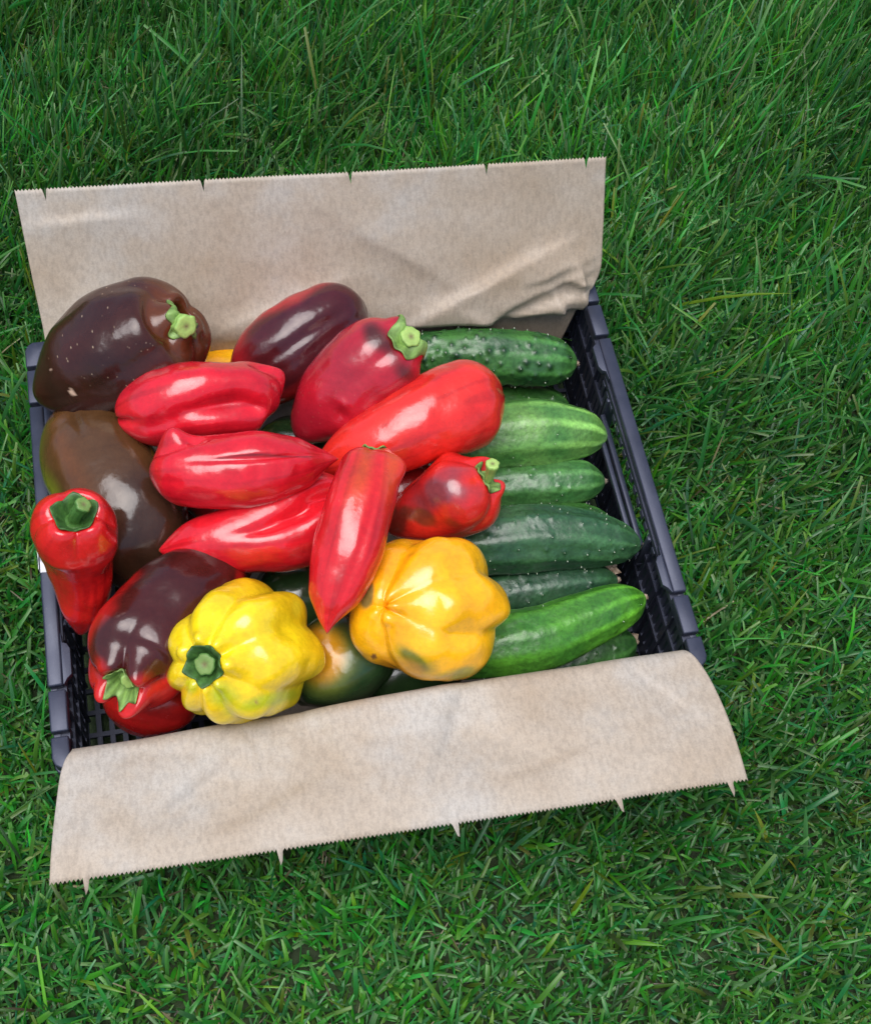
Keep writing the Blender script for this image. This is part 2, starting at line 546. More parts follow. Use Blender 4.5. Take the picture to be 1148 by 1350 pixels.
# ------------------------------------------------------------------ kraft paper sheet
def build_paper():
    nx = 341
    # rows of the sheet from the back edge to the front edge: (left x, y, z) and (right x, y, z)
    ctrl = [
        ((-0.1875, 0.2120, 0.2040), (0.2040, 0.1900, 0.2060)),
        ((-0.1870, 0.1940, 0.1830), (0.2035, 0.1750, 0.1820)),
        ((-0.1865, 0.1750, 0.1610), (0.2025, 0.1600, 0.1590)),
        ((-0.1855, 0.1550, 0.1390), (0.2005, 0.1460, 0.1370)),
        ((-0.1850, 0.1385, 0.1190), (0.1885, 0.1365, 0.1190)),
        ((-0.1830, 0.1375, 0.0850), (0.1800, 0.1320, 0.0850)),
        ((-0.1800, 0.1360, 0.0500), (0.1740, 0.1300, 0.0500)),
        ((-0.1790, 0.1200, 0.0215), (0.1700, 0.1200, 0.0215)),
        ((-0.1500, 0.0000, 0.0200), (0.1500, 0.0000, 0.0200)),
        ((-0.1000, -0.1200, 0.0215), (0.1200, -0.1200, 0.0215)),
        ((-0.1000, -0.1375, 0.0500), (0.1400, -0.1360, 0.0500)),
        ((-0.1500, -0.1385, 0.0900), (0.1700, -0.1370, 0.0900)),
        ((-0.1830, -0.1395, 0.1220), (0.1800, -0.1385, 0.1220)),
        ((-0.1880, -0.1440, 0.1335), (0.1850, -0.1430, 0.1360)),
        ((-0.1935, -0.1560, 0.1370), (0.1910, -0.1570, 0.1375)),
        ((-0.1980, -0.1800, 0.1390), (0.1945, -0.1830, 0.1400)),
        ((-0.2010, -0.2030, 0.1415), (0.1955, -0.2080, 0.1415)),
        ((-0.2030, -0.2180, 0.1400), (0.1960, -0.2275, 0.1400)),
    ]
    A = np.array([c[0] for c in ctrl]); B = np.array([c[1] for c in ctrl])
    def cr(Pc, n_per):
        out = []
        Q = np.vstack([2 * Pc[0] - Pc[1], Pc, 2 * Pc[-1] - Pc[-2]])
        for i in range(len(Pc) - 1):
            p0, p1, p2, p3 = Q[i], Q[i + 1], Q[i + 2], Q[i + 3]
            d = max(3, n_per[i])
            for k in range(d):
                t = k / d
                out.append(0.5 * ((2 * p1) + (-p0 + p2) * t + (2 * p0 - 5 * p1 + 4 * p2 - p3) * t * t + (-p0 + 3 * p1 - 3 * p2 + p3) * t ** 3))
        out.append(Pc[-1]); return np.array(out)
    n_per = [max(3, int(np.linalg.norm(A[i + 1] - A[i]) / 0.0024)) if not 7 <= i < 9 else 12 for i in range(len(A) - 1)]
    LA, LB = cr(A, n_per), cr(B, n_per)
    nr = len(LA)
    idx0 = int(np.argmin(np.abs(LA[:, 2] - 0.118) + 10 * (LA[:, 1] < 0)))       # back rim row
    crest = sum(n_per[:13])
    V = np.zeros((nr, nx, 3))
    us = np.linspace(0, 1, nx)
    for i in range(nr):
        V[i] = LA[i][None] * (1 - us)[:, None] + LB[i][None] * us[:, None]
    T = np.gradient((LA + LB) / 2, axis=0); T /= np.linalg.norm(T, axis=1)[:, None]
    Nn = np.cross(np.array([1, 0, 0]), T)                  # sheet normal
    X = V[:, :, 0]; 
    path = np.concatenate([[0], np.cumsum(np.linalg.norm(np.diff((LA + LB) / 2, axis=0), axis=1))])
    disp = np.zeros((nr, nx))

    def crease(x, y, x0, y0, x1, y1, w, h, side):
        """soft fold along a segment; one flank steeper than the other"""
        dx, dy = x1 - x0, y1 - y0
        l2 = dx * dx + dy * dy
        k = ((x - x0) * dx + (y - y0) * dy) / l2
        kc = min(1, max(0, k))
        e = math.exp(-((k - kc) ** 2 * l2) / (w * w * 2))
        l = math.sqrt(l2)
        dist = ((x - x0 - k * dx) * -dy + (y - y0 - k * dy) * dx) / l + 0.0015 * noise.noise((x * 60, y * 60, h * 999))
        wid = w * (1.9 if dist * side > 0 else 0.32)
        a = abs(dist) / wid
        return 2.1 * h * e * math.exp(-a * (a / (a + 0.35))) * math.sin(math.pi * (0.15 + 0.7 * kc))
    # folds of the back part: x, distance from the top edge
    BC = [(.045, .118, .165, .062, .010, .0030, 1), (.085, .122, .188, .082, .008, .0028, -1), (.130, .112, .192, .100, .005, .0030, 1),
          (.150, .085, .190, .072, .006, .0018, -1), (.168, .098, .180, .124, .004, .0030, 1), (.186, .080, .193, .120, .0035, .0038, 1), (.178, .088, .196, .096, .003, .0026, -1),
          (.105, .105, .140, .118, .005, .0020, 1), (-.178, .022, -.120, .020, .006, .0012, 1), (-.180, .100, -.135, .070, .007, .0020, -1),
          (-.06, .100, .010, .075, .014, .0018, 1), (.02, .030, .10, .085, .02, .0015, -1), (-.03, .11, .05, .112, .008, .0018, 1), (.12, .128, .17, .118, .004, .0022, 1)]
    # folds of the front part: x, distance from the crest
    FC = [(-.150, .065, -.095, .030, .008, .0022, 1), (-.12, .075, -.05, .05, .012, .0012, -1), (-.055, .005, -.035, .045, .014, .0022, 1), (.045, .005, .020, .055, .014, .0026, -1),
          (.03, .02, .085, .065, .014, .0016, 1), (.120, .008, .100, .050, .012, .0014, 1), (-.02, .03, .03, .034, .008, .0012, 1), (-.165, .015, -.12, .022, .006, .0010, 1), (.05, .07, .11, .058, .005, .0008, -1), (.15, .02, .175, .05, .005, .0009, 1), (-.09, .01, -.08, .04, .006, .0010, -1)]
    for i in range(nr):
        s = path[i]
        front = i >= crest - 4
        back = i <= idx0
        if front:
            q = (i - (crest - 4)) / (nr - crest + 4)
            for j in range(nx):
                x = X[i, j]
                sl = s - path[crest - 4]
                d = 0.0045 * noise.noise((x * 9, s * 6, 3.1)) + 0.0010 * noise.noise((x * 30, s * 22, 5.7))
                for cz in FC: d += crease(x, sl, *cz)
                disp[i, j] = d * min(1, 0.45 + q)
        elif back:
            q = i / max(1, idx0)
            for j in range(nx):
                x = X[i, j]
                d = 0.0045 * noise.noise((x * 7 + 9, s * 5, 1.4)) * (0.5 + 0.5 * q) + 0.0008 * noise.noise((x * 28, s * 20, 2.2))
                for cz in BC: d -= crease(x, s, *cz)
                disp[i, j] = d
        else:
            disp[i] = [0.0015 * noise.noise((x * 20, s * 20, 7)) for x in X[i]]
    for i in range(nr): V[i] += Nn[i][None] * disp[i][:, None]
    # the crest over the front wall is not straight
    for i in range(crest - 8, nr):
        w = math.exp(-((i - crest) / 5.0) ** 2)
        V[i, :, 2] += w * np.array([0.0035 * noise.noise((x * 14, 2.2, 0.3)) + 0.004 * math.exp(-((x - 0.03) / 0.05) ** 2) for x in X[i]])
    # zigzag cut at both ends
    zig = np.where(np.arange(nx) % 2 == 0, 1.0, 0.0)
    dir0 = V[0] - V[1]; dir0 /= np.linalg.norm(dir0, axis=1)[:, None]
    dir1 = V[-1] - V[-2]; dir1 /= np.linalg.norm(dir1, axis=1)[:, None]
    V[0] += dir0 * (zig * 0.0013)[:, None]
    V[-1] += dir1 * (zig * 0.0017)[:, None]
    # narrow slits in the back edge, narrow points on the front edge
    for u_ in (57, 258, 450, 632, 770):
        j = int(round((u_ - 20) / 777 * (nx - 1)))
        V[0, j] -= dir0[j] * 0.0085
        V[1, j] -= dir0[j] * 0.0062; V[2, j] -= dir0[j] * 0.0040; V[3, j] -= dir0[j] * 0.0018
    for u_ in (108, 352, 583, 803, 957):
        j = int(round((u_ - 66) / 919 * (nx - 1)))
        for k, l in ((0, 0.0078), (1, 0.0068)):
            if 0 <= j + k < nx: V[-1, j + k] += dir1[j] * l + np.array([0.0008, 0, 0])
    me = mesh_from(V.reshape(-1, 3), grid_faces(nr, nx, False))
    o = link_mesh("paper_sheet", me, MAT_PAPER)
    sm = o.modifiers.new("thickness", 'SOLIDIFY'); sm.thickness = 0.00025; sm.offset = 0
    tag(o, "brown kraft paper sheet with zigzag edges lining the crate and sticking out back and front", "paper")


build_paper()

# ------------------------------------------------------------------ vegetables
def curve_pts(st):
    """stations (u, v, z, half width px[, ...]) -> dense axis points and radii"""
    P = np.array([at(s[0], s[1], s[2]) for s in st]); Wd = np.array([size(p, s[3]) for p, s in zip(P, st)])
    D = np.column_stack([P, Wd])
    Q = np.vstack([2 * D[0] - D[1], D, 2 * D[-1] - D[-2]])
    out = []
    for i in range(len(D) - 1):
        p0, p1, p2, p3 = Q[i:i + 4]
        for k in range(40):
            t = k / 40
            out.append(0.5 * ((2 * p1) + (-p0 + p2) * t + (2 * p0 - 5 * p1 + 4 * p2 - p3) * t * t + (-p0 + 3 * p1 - 3 * p2 + p3) * t ** 3))
    out.append(D[-1])
    out = np.array(out)
    return out[:, :3], out[:, 3]


class Tube:
    """axis curve with a frame whose phi = 0 side faces the viewer's side"""
    def __init__(s, st):
        s.P, s.W = curve_pts(st)
        d = np.concatenate([[0], np.cumsum(np.linalg.norm(np.diff(s.P, axis=0), axis=1))])
        s.len = d[-1]; s.t = d / d[-1]
        T = np.gradient(s.P, axis=0)
        # smooth tangents
        for _ in range(30): T[1:-1] = (T[:-2] + T[1:-1] + T[2:]) / 3
        s.T = T / np.linalg.norm(T, axis=1)[:, None]

    def ev(s, t):
        f = lambda a: np.stack([np.interp(t, s.t, a[:, k]) for k in range(3)], -1)
        P = f(s.P); T = f(s.T); T /= np.linalg.norm(T, axis=-1)[..., None]
        # linear extension outside 0..1
        P = P + T * (np.minimum(t, 0) * s.len + np.maximum(t - 1, 0) * s.len)[..., None]
        v = camv - P; v /= np.linalg.norm(v, axis=-1)[..., None]
        Nn = v - (v * T).sum(-1)[..., None] * T; Nn /= np.linalg.norm(Nn, axis=-1)[..., None]
        return P, T, Nn, np.cross(T, Nn), np.interp(t, s.t, s.W)


def wrap(a): return (a + np.pi) % (2 * np.pi) - np.pi


def pepper_surface(st, shoulder=True, a0=0.2, a1=0.25, p1=2.0, cav=0.012, lobes=3, g0=0.30, gm=0.08, g1=0.2, phase=0.0,
                   rise=0.12, dents=(), amp=1.0, seed=1, nphi=144, nrow=120, flat=1.0, sharp=0.6, twist=0.0, hole=0.5, lump=0.0):
    """rows from the stem end to the tip. returns vertices, (row axial t, phi), tube"""
    tb = Tube(st)
    rows = []                    # (t, radius factor)
    if shoulder:
        cd = cav / tb.len
        for k in range(14):
            q = k / 14
            rows.append((cd * (math.cos(math.pi * q) * 0.5 + 0.5), max(0.002, hole * q)))
        for k in range(22):
            q = (k / 22) * math.pi / 2
            rows.append((a0 * (1 - math.cos(q)), hole + (1 - hole) * math.sin(q)))
    else:
        for k in range(26):
            q = (k / 26) * math.pi / 2
            rows.append((a0 * (1 - math.cos(q)), max(0.002, math.sin(q))))
    nm = nrow - len(rows) - 26
    for k in range(nm): rows.append((a0 + (1 - a0 - a1) * k / nm, 1.0))
    for k in range(27):
        q = (k / 26) * math.pi / 2
        rows.append((1 - a1 * (1 - math.sin(q)), max(0.002, math.cos(q) ** (2.0 / p1))))
    rows = np.array(rows)
    nr = len(rows)
    phi = np.arange(nphi) / nphi * 2 * np.pi
    g = np.random.default_rng(seed)
    o1, o2 = g.uniform(0, 6.28, 2)
    t = rows[:, 0][:, None] * np.ones(nphi)[None]
    rf = rows[:, 1][:, None] * np.ones(nphi)[None]
    ph = phi[None] * np.ones(nr)[:, None]
    pw = ph + 0.22 * np.sin(ph + o1) + 0.10 * np.sin(2 * ph + o2) + twist * t
    L = (np.cos(lobes * (pw - phase) / 2) ** 2 * 0.975 + 0.025) ** (sharp / 2)
    tt = rows[:, 0]
    G = gm + (g0 - gm) * np.exp(-(tt / 0.22) ** 2) + (g1 - gm) * np.exp(-((1 - tt) / 0.25) ** 2)
    if shoulder: G = G * np.clip(rows[:, 1] * 2.2, 0, 1) ** 1.0
    fac = 1 - G[:, None] * (1 - L)
    # lobes also push the shoulder forward past the stem
    if shoulder:
        bell = np.exp(-((rows[:, 1] - hole - 0.12) / 0.28) ** 2) * (tt < a0 + 0.01)
        hvar = 1 + 0.35 * np.sin(pw + o2)
        t = t - bell[:, None] * (L * hvar - 0.35) * rise
    P, T, Nn, B, W = tb.ev(t)
    Rr = W * rf * fac
    for (ds, dp, ss, sp, dep) in dents:
        sg = np.exp(-((t - ds) / ss) ** 2 - (wrap(ph - R(dp)) / R(sp)) ** 2)
        Rr = Rr - dep * sg
    V = P + (Nn * np.cos(ph)[..., None] * flat + B * np.sin(ph)[..., None]) * np.maximum(Rr, 0.00005)[..., None]
    Vf = V.reshape(-1, 3)
    rad = (V - P); rn = np.linalg.norm(rad, axis=-1)[..., None]; rad = (rad / np.maximum(rn, 1e-6)).reshape(-1, 3)
    end = np.clip(rf.ravel() * 1.5, 0, 1)
    nz = 0.0022 * vnoise(Vf, 32, seed) + 0.00055 * vnoise(Vf, 80, seed + 3) + 0.00008 * vnoise(Vf, 260, seed + 5)
    if lump: nz = nz + lump * vnoise(Vf, 62, seed + 9)
    Vf = Vf + rad * (nz * amp * end)[:, None]
    return Vf, t.ravel(), ph.ravel(), nr, nphi, tb


def blend(a, b, f):
    f = np.clip(f, 0, 1)[:, None]
    return np.asarray(a) * (1 - f) + np.asarray(b) * f


def sst(x, a, b):
    q = np.clip((x - a) / (b - a), 0, 1); return q * q * (3 - 2 * q)


RED = (0.50, 0.010, 0.012)


def px(V):
    d = (V - camv) @ ROT
    return 574 + FPX * d[:, 0] / -d[:, 2], 675 - FPX * d[:, 1] / -d[:, 2]


def spot(V, u, v, ru, rv, ang=0.0, n=None):
    a, b_ = px(V)
    da, db = a - u, b_ - v
    c, s_ = math.cos(R(ang)), math.sin(R(ang))
    e = np.exp(-((da * c + db * s_) / ru) ** 2 - ((-da * s_ + db * c) / rv) ** 2)
    return e if n is None else e * (1 + n)
RED2 = (0.58, 0.022, 0.010)
MAROON = (0.042, 0.010, 0.006)
PURPLE = (0.060, 0.008, 0.010)
OLIVE = (0.085, 0.045, 0.012)
YEL = (0.84, 0.62, 0.010)
ORA = (0.90, 0.36, 0.005)
GRN = (0.10, 0.20, 0.02)
DGRN = (0.018, 0.045, 0.014)


def add_stem(parent, tb, bvh, Lm=0.018, r0=0.0048, r1=0.0042, bend=(0, 0, 0), calyx=0.014, cap_depth=0.010, dark=False, seed=0, tilt=(0, 0), lift=0.0, shift=(0, 0)):
    """calyx cap lying in the hollow of the shoulder and the thick cut stalk on it"""
    g = np.random.default_rng(seed + 40)
    P, T, Nn, B, W = (a[0] for a in tb.ev(np.array([0.0])))
    P = P + Nn * shift[0] + B * shift[1]
    ax = -T + Nn * tilt[0] + B * tilt[1]; ax /= np.linalg.norm(ax)
    e1 = Nn - (Nn @ ax) * ax; e1 /= np.linalg.norm(e1); e2 = np.cross(ax, e1)
    gc = np.array((0.055, 0.15, 0.028)) if dark else np.array((0.20, 0.34, 0.075))

    def drop(off):
        """first point of the body met when coming down the axis at this offset"""
        o_ = P + off - T * 0.06
        h = bvh.ray_cast(Vector(o_), Vector(T), 0.10)
        return None if h[0] is None else np.array(h[0])
    f1 = Nn; f2 = np.cross(T, Nn)
    hs = [drop(f1 * math.cos(a) * calyx * .3 + f2 * math.sin(a) * calyx * .3) for a in np.linspace(0, 6.28, 9)[:-1]]
    hs = [h for h in hs if h is not None]
    c0 = np.mean(hs, axis=0) if hs else P + T * cap_depth
    # calyx: a lobed cap draped over the hollow of the shoulder
    nphi, nr = 72, 14
    vs, cs = [], []
    star = [g.uniform(0.75, 1.12) for _ in range(7)]
    ns = 5 + seed % 2
    D = np.full((nr, nphi), np.nan)
    RRr = np.zeros((nr, nphi))
    for i in range(nr):
        q = i / (nr - 1)
        for j in range(nphi):
            a = j / nphi * 2 * math.pi
            k = a / (2 * math.pi) * ns
            tip = 1 - abs((k % 1) - 0.5) * 2
            RRr[i, j] = calyx * q * (0.86 + 0.22 * (tip ** 1.3) * star[int(k) % ns] * q) + 0.0003
            h = drop((f1 * math.cos(a) + f2 * math.sin(a)) * RRr[i, j])
            if h is not None: D[i, j] = (h - P) @ T
    D = np.where(np.isnan(D), np.nanmedian(D), D)
    D = np.clip(D, np.nanmin(D), (c0 - P) @ T + 0.004)
    for _ in range(2):
        Dm = (np.roll(D, 1, 1) + np.roll(D, -1, 1) + D) / 3
        D = np.minimum(D, Dm)
    for i in range(nr):
        q = i / (nr - 1)
        for j in range(nphi):
            a = j / nphi * 2 * math.pi
            k = a / (2 * math.pi) * ns; tip = 1 - abs((k % 1) - 0.5) * 2
            up = 0.0012 + 0.0004 * math.sin(a * 7 + seed) * q + 0.0010 * tip * star[int(k) % ns] * q ** 3 + 0.0005 * math.sin(ns * 2 * a + seed) * q + 0.0012 * math.exp(-(q / .35) ** 2)
            vs.append(P + T * (D[i, j] - up) + (f1 * math.cos(a) + f2 * math.sin(a)) * RRr[i, j])
            cs.append(gc * (1.25 - 0.5 * q + 0.22 * math.sin(ns * 2 * a + seed) * q) * (0.85 + 0.3 * g.random()))
    for i in range(nr):           # underside, so that the cap has thickness
        for j in range(nphi): vs.append(vs[(nr - 1 - i) * nphi + j] + T * 0.0012); cs.append(gc * 0.8)
    me = mesh_from(vs, grid_faces(2 * nr, nphi), np.array(cs))
    link_mesh("calyx", me, MAT_STEM, parent)
    # stalk
    nphi, nr = 36, 26
    vs, cs = [], []
    bd = e1 * bend[0] + e2 * bend[1] + np.array((0, 0, bend[2]))
    pth = [c0 + ax * (0.001 + Lm * q) + bd * Lm * q * q for q in np.linspace(0, 1, nr)]
    for i, p in enumerate(pth):
        q = i / (nr - 1)
        d = (pth[min(i + 1, nr - 1)] - pth[max(i - 1, 0)]); d /= np.linalg.norm(d)
        u1 = e1 - (e1 @ d) * d; u1 /= np.linalg.norm(u1); u2 = np.cross(d, u1)
        r = r0 + (r1 - r0) * q + 0.0045 * math.exp(-(q / 0.10) ** 2) + 0.0009 * math.exp(-((q - 1) / 0.12) ** 2)
        for j in range(nphi):
            a = j / nphi * 2 * math.pi
            rr = r * (1 + 0.05 * math.cos(5 * a + seed) + 0.04 * math.cos(8 * a + 2 * seed))
            vs.append(p + (u1 * math.cos(a) + u2 * math.sin(a)) * rr)
            cs.append(gc * (1.0 + 0.35 * q) * (0.9 + 0.2 * g.random()))
    d = pth[-1] - pth[-2]; d /= np.linalg.norm(d)
    for f_, dz in ((0.8, 0.0006), (0.45, 0.0002), (0.02, 0.0001)):
        for j in range(nphi):
            base = vs[(nr - 1) * nphi + j]
            vs.append(pth[-1] + (base - pth[-1]) * f_ + d * dz); cs.append((gc * 1.2 + np.array((0.10, 0.09, 0.03))) if f_ > .4 else np.array((0.16, 0.13, 0.05)))
    me = mesh_from(vs, grid_faces(nr + 3, nphi), np.array(cs))
    link_mesh("stem", me, MAT_STEM, parent)


def pepper(name, label, st, colf, mat=None, stem=None, group="peppers piled in the crate", **kw):
    V, t, ph, nr, nphi, tb = pepper_surface(st, **kw)
    c = colf(V, t, ph)
    me_faces = grid_faces(nr, nphi)
    me = mesh_from(V, me_faces, c)
    mat = mat or MAT_PEPPER
    if stem is None:
        o = link_mesh(name, me, mat)
        tag(o, label, "pepper", group)
    else:
        low = V[int(np.argmin(V[:, 2]))]
        o = empty(name, low)
        tag(o, label, "pepper", group)
        link_mesh("body", me, mat, o)
        add_stem(o, tb, BVHTree.FromPolygons([tuple(v) for v in V], me_faces), **stem)
    return o


def flat_col(c1, c2, seed, f=40):
    def fn(V, t, ph):
        c = blend(c1, c2, 0.5 + 0.9 * vnoise(V, f, seed))
        st_ = vnoise(np.column_stack([np.cos(ph) * 3, np.sin(ph) * 3, t * 1.5]), 1.6, seed + 1)      # faint lengthwise streaks
        c = blend(c, np.asarray(c2) * 0.72, sst(st_, .12, .5) * .6)
        return blend(c, (.26, .09, .03), sst(t, .985, 1.0) * .9)
    return fn


# 1 large maroon pepper on the back left corner
def col1(V, t, ph):
    c = blend(MAROON, (0.030, 0.010, 0.008), 0.5 + vnoise(V, 35, 3))
    c = blend(c, (0.16, 0.045, 0.012), sst(1 - t, 0.85, 1.0) * 0.55)
    c = blend(c, (0.30, 0.02, 0.02), np.exp(-((t - .16) / .07) ** 2 - (wrap(ph + R(75)) / .5) ** 2) * .8)
    spot = np.exp(-((t - .74) / .022) ** 2 - (wrap(ph - R(-12)) / .10) ** 2)
    spot2 = np.exp(-((t - .80) / .008) ** 2 - (wrap(ph - R(22)) / .06) ** 2)
    return blend(c, (0.62, 0.42, 0.30), sst(spot + spot2, .4, .6))
pepper("dark_pepper", "large maroon bell pepper with pale specks and green stem on the back left corner",
       [(240, 418, .186, 54), (222, 430, .178, 78), (165, 462, .163, 87), (105, 496, .150, 72), (46, 524, .143, 44)], col1, MAT_DARKPEPPER,
       stem=dict(Lm=.017, r0=.0075, r1=.0066, shift=(.0065, -.001), calyx=.0135, seed=1, tilt=(.35, 0), bend=(0.2, .3, 0), lift=.004), lobes=4, g1=.08, gm=.06, g0=.22, phase=R(38), seed=3, a0=.2, a1=.3, cav=.018, rise=.07, dents=[(.3, 40, .3, 22, .002)])

# 2 yellow sliver behind
pepper("yellow_pepper", "yellow pepper showing only as a small sliver between the dark peppers at the back",
       [(345, 510, .085, 40), (310, 502, .088, 46), (275, 500, .088, 44), (240, 500, .085, 36)], flat_col(ORA, YEL, 5), seed=5, shoulder=False, a0=.35)

# 3 purple and red pepper at the back
def col3(V, t, ph):
    n = vnoise(V, 30, 8)
    c = blend(PURPLE, (0.05, .010, .016), .5 + n)
    c = blend(c, (0.40, .012, .016), sst(np.abs(wrap(ph - R(10))) + .5 * n, .55, 1.1))
    return blend(c, (0.36, .012, .016), sst(t + .15 * n, .62, .9) * .9)
pepper("dark_pepper", "dark purple pepper with red edges and no visible stem, resting against the back paper",
       [(480, 402, .140, 34), (446, 420, .142, 54), (398, 452, .136, 62), (352, 484, .128, 57), (308, 515, .115, 38)], col3, MAT_HALF,
       lobes=3, phase=R(55), gm=.14, g0=.2, seed=8, shoulder=False, a0=.22, a1=.32, dents=[(.5, 5, .35, 9, .002)])

# 4 crimson pepper with a cut green stem
def col4(V, t, ph):
    n = vnoise(V, 38, 9)
    c = blend((0.44, .010, .022), (0.32, .010, .022), .5 + n)
    c = blend(c, (0.07, .012, .010), sst(np.exp(-((t - .08) / .10) ** 2) * (.6 + n), .35, .8))
    c = blend(c, (0.16, .06, .012), np.exp(-((t - .05) / .12) ** 2 - (wrap(ph + R(95)) / .5) ** 2) * .0)
    g = np.exp(-((t - .03) / .10) ** 2 - (wrap(ph - R(170)) / 1.0) ** 2)
    return blend(c, (0.15, .12, .02), g * 1.2)
pepper("red_pepper", "crimson bell pepper with pale green cut stem and dark shoulder beside the warty cucumber",
       [(533, 448, .176, 48), (515, 463, .170, 61), (468, 503, .153, 62), (425, 542, .138, 50), (392, 578, .125, 34)], col4,
       stem=dict(Lm=.009, r0=.0075, r1=.0060, shift=(.0085, -.001), calyx=.0155, seed=4, tilt=(.8, .0), bend=(.1, .0, 0), lift=.003), lobes=3, g1=.06, gm=.05, g0=.28, phase=R(58), seed=9, a0=.2, a1=.36, cav=.012, rise=.12,
       dents=[(.62, -22, .05, 10, .0022), (.55, -12, .03, 8, -.001)])

# 8 long smooth red pepper
pepper("red_pepper", "long smooth red pepper whose broad rounded end rests on the pale green cucumber",
       [(660, 522, .143, 36), (622, 530, .150, 58), (565, 553, .156, 57), (510, 578, .152, 49), (460, 600, .145, 38), (415, 618, .138, 24)],
       flat_col((.72, .030, .018), (.62, .018, .016), 21), lobes=3, phase=R(60), gm=.03, g0=.06, g1=.1, seed=21, shoulder=False, a0=.20, a1=.3,
       dents=[(.10, 12, .07, 9, .0018), (.03, 70, .06, 14, .0022)])

# 5 short folded red pepper
pepper("red_pepper", "folded red pepper with a deep dimple, touching the large maroon pepper",
       [(366, 532, .158, 36), (338, 524, .166, 48), (292, 528, .172, 52), (240, 533, .172, 53), (195, 540, .166, 50), (156, 548, .158, 40)],
       flat_col((.64, .010, .022), (.52, .009, .020), 31), lobes=2, phase=R(80), gm=.02, g0=.05, g1=.10, seed=31, shoulder=False, a0=.24, a1=.28,
       dents=[(.34, -6, .13, 24, .0095), (.50, -12, .13, 14, .005), (.22, -22, .07, 18, .005), (.04, 75, .07, 16, -.0075), (.15, 62, .05, 12, .0035), (.93, -15, .10, 9, .0050), (.68, -26, .14, 12, .0025), (.5, 40, .3, 18, -.0015)])

# 7 lower pointed red pepper with long crease
pepper("red_pepper", "pointed red pepper with a long fold, its tip aiming left above the front peppers",
       [(470, 668, .138, 36), (432, 676, .142, 54), (385, 694, .146, 60), (325, 708, .150, 50), (270, 716, .150, 38), (232, 722, .149, 27), (209, 726, .148, 12)],
       flat_col((.68, .012, .022), (.56, .010, .018), 41), lobes=2, phase=R(20), gm=.02, g0=.05, g1=.05, seed=41, shoulder=False, a0=.15, a1=.22, p1=1.8,
       dents=[(.36, 14, .13, 9, .0062), (.22, 26, .12, 9, .0070), (.52, 6, .10, 8, .0035), (.1, 32, .12, 9, .006), (.45, 55, .2, 20, -.002), (.33, -18, .2, 18, -.0025), (.96, 10, .02, 50, .0006)])

# 6 red pepper with a cracked crease
def col6(V, t, ph):
    c = flat_col((.64, .010, .022), (.53, .009, .018), 51)(V, t, ph)
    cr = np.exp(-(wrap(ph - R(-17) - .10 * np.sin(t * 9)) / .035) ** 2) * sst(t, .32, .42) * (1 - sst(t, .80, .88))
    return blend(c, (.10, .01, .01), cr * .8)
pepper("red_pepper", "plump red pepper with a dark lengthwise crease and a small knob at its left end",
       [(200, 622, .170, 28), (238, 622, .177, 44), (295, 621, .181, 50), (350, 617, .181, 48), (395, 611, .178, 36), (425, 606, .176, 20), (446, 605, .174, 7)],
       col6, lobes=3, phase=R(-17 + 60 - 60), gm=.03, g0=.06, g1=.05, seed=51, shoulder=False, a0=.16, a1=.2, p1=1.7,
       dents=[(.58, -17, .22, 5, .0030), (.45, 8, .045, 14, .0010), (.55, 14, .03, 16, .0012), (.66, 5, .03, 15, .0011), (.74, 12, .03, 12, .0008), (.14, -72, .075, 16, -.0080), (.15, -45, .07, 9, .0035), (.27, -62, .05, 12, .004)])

# 10 red pepper with purple blush
def col10(V, t, ph):
    n = vnoise(V, 45, 61)
    c = blend((.70, .026, .014), (.60, .014, .013), .5 + n)
    m = .7 * vnoise(V, 90, 7)
    c = blend(c, (.13, .045, .055), sst(spot(V, 585, 652, 50, 32, -25, m), .15, .95) * .85)
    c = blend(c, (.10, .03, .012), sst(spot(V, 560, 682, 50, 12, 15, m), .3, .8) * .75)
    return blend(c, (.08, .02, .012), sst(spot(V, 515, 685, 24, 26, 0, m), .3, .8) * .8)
pepper("red_pepper", "small red bell pepper with purple blush and curled pale stem against the cucumbers",
       [(638, 630, .160, 46), (617, 645, .152, 62), (583, 664, .138, 54), (546, 681, .128, 40), (508, 697, .118, 26)], col10,
       stem=dict(Lm=.016, r0=.0028, r1=.0034, shift=(.003, -.001), calyx=.0105, seed=6, tilt=(.25, -.5), bend=(.5, -.7, .3), lift=.004), lobes=3, g0=.30, gm=.14, phase=R(10), seed=61, a0=.24, a1=.3, cav=.008, rise=.12)

# 9 upright pointed red pepper on top
def col9(V, t, ph):
    c = flat_col((.64, .012, .018), (.52, .010, .014), 71)(V, t, ph)
    k = np.exp(-(wrap(ph - R(12)) / .30) ** 2) * (1 - sst(t, .25, .5))
    k2 = np.exp(-(wrap(ph + R(40)) / .25) ** 2) * (1 - sst(t, .15, .4))
    return blend(c, (.50, .085, .012), (k + k2) * .6)
pepper("red_pepper", "pointed red pepper on top with its tip down between the yellow and orange peppers",
       [(490, 604, .190, 36), (484, 632, .193, 44), (472, 680, .193, 47), (455, 735, .187, 46), (440, 785, .179, 34), (433, 815, .174, 19), (431, 836, .171, 7)],
       col9, stem=dict(Lm=.007, r0=.0036, r1=.0034, calyx=.010, seed=7, tilt=(-.1, .2), dark=False, lift=.006), lobes=3, gm=.10, g0=.3, g1=.06, phase=R(75), seed=71, a0=.10, a1=.2, p1=1.6,
       cav=.006, rise=.05, dents=[(.08, -62, .07, 18, -.0050), (.5, -20, .4, 8, .0008)])

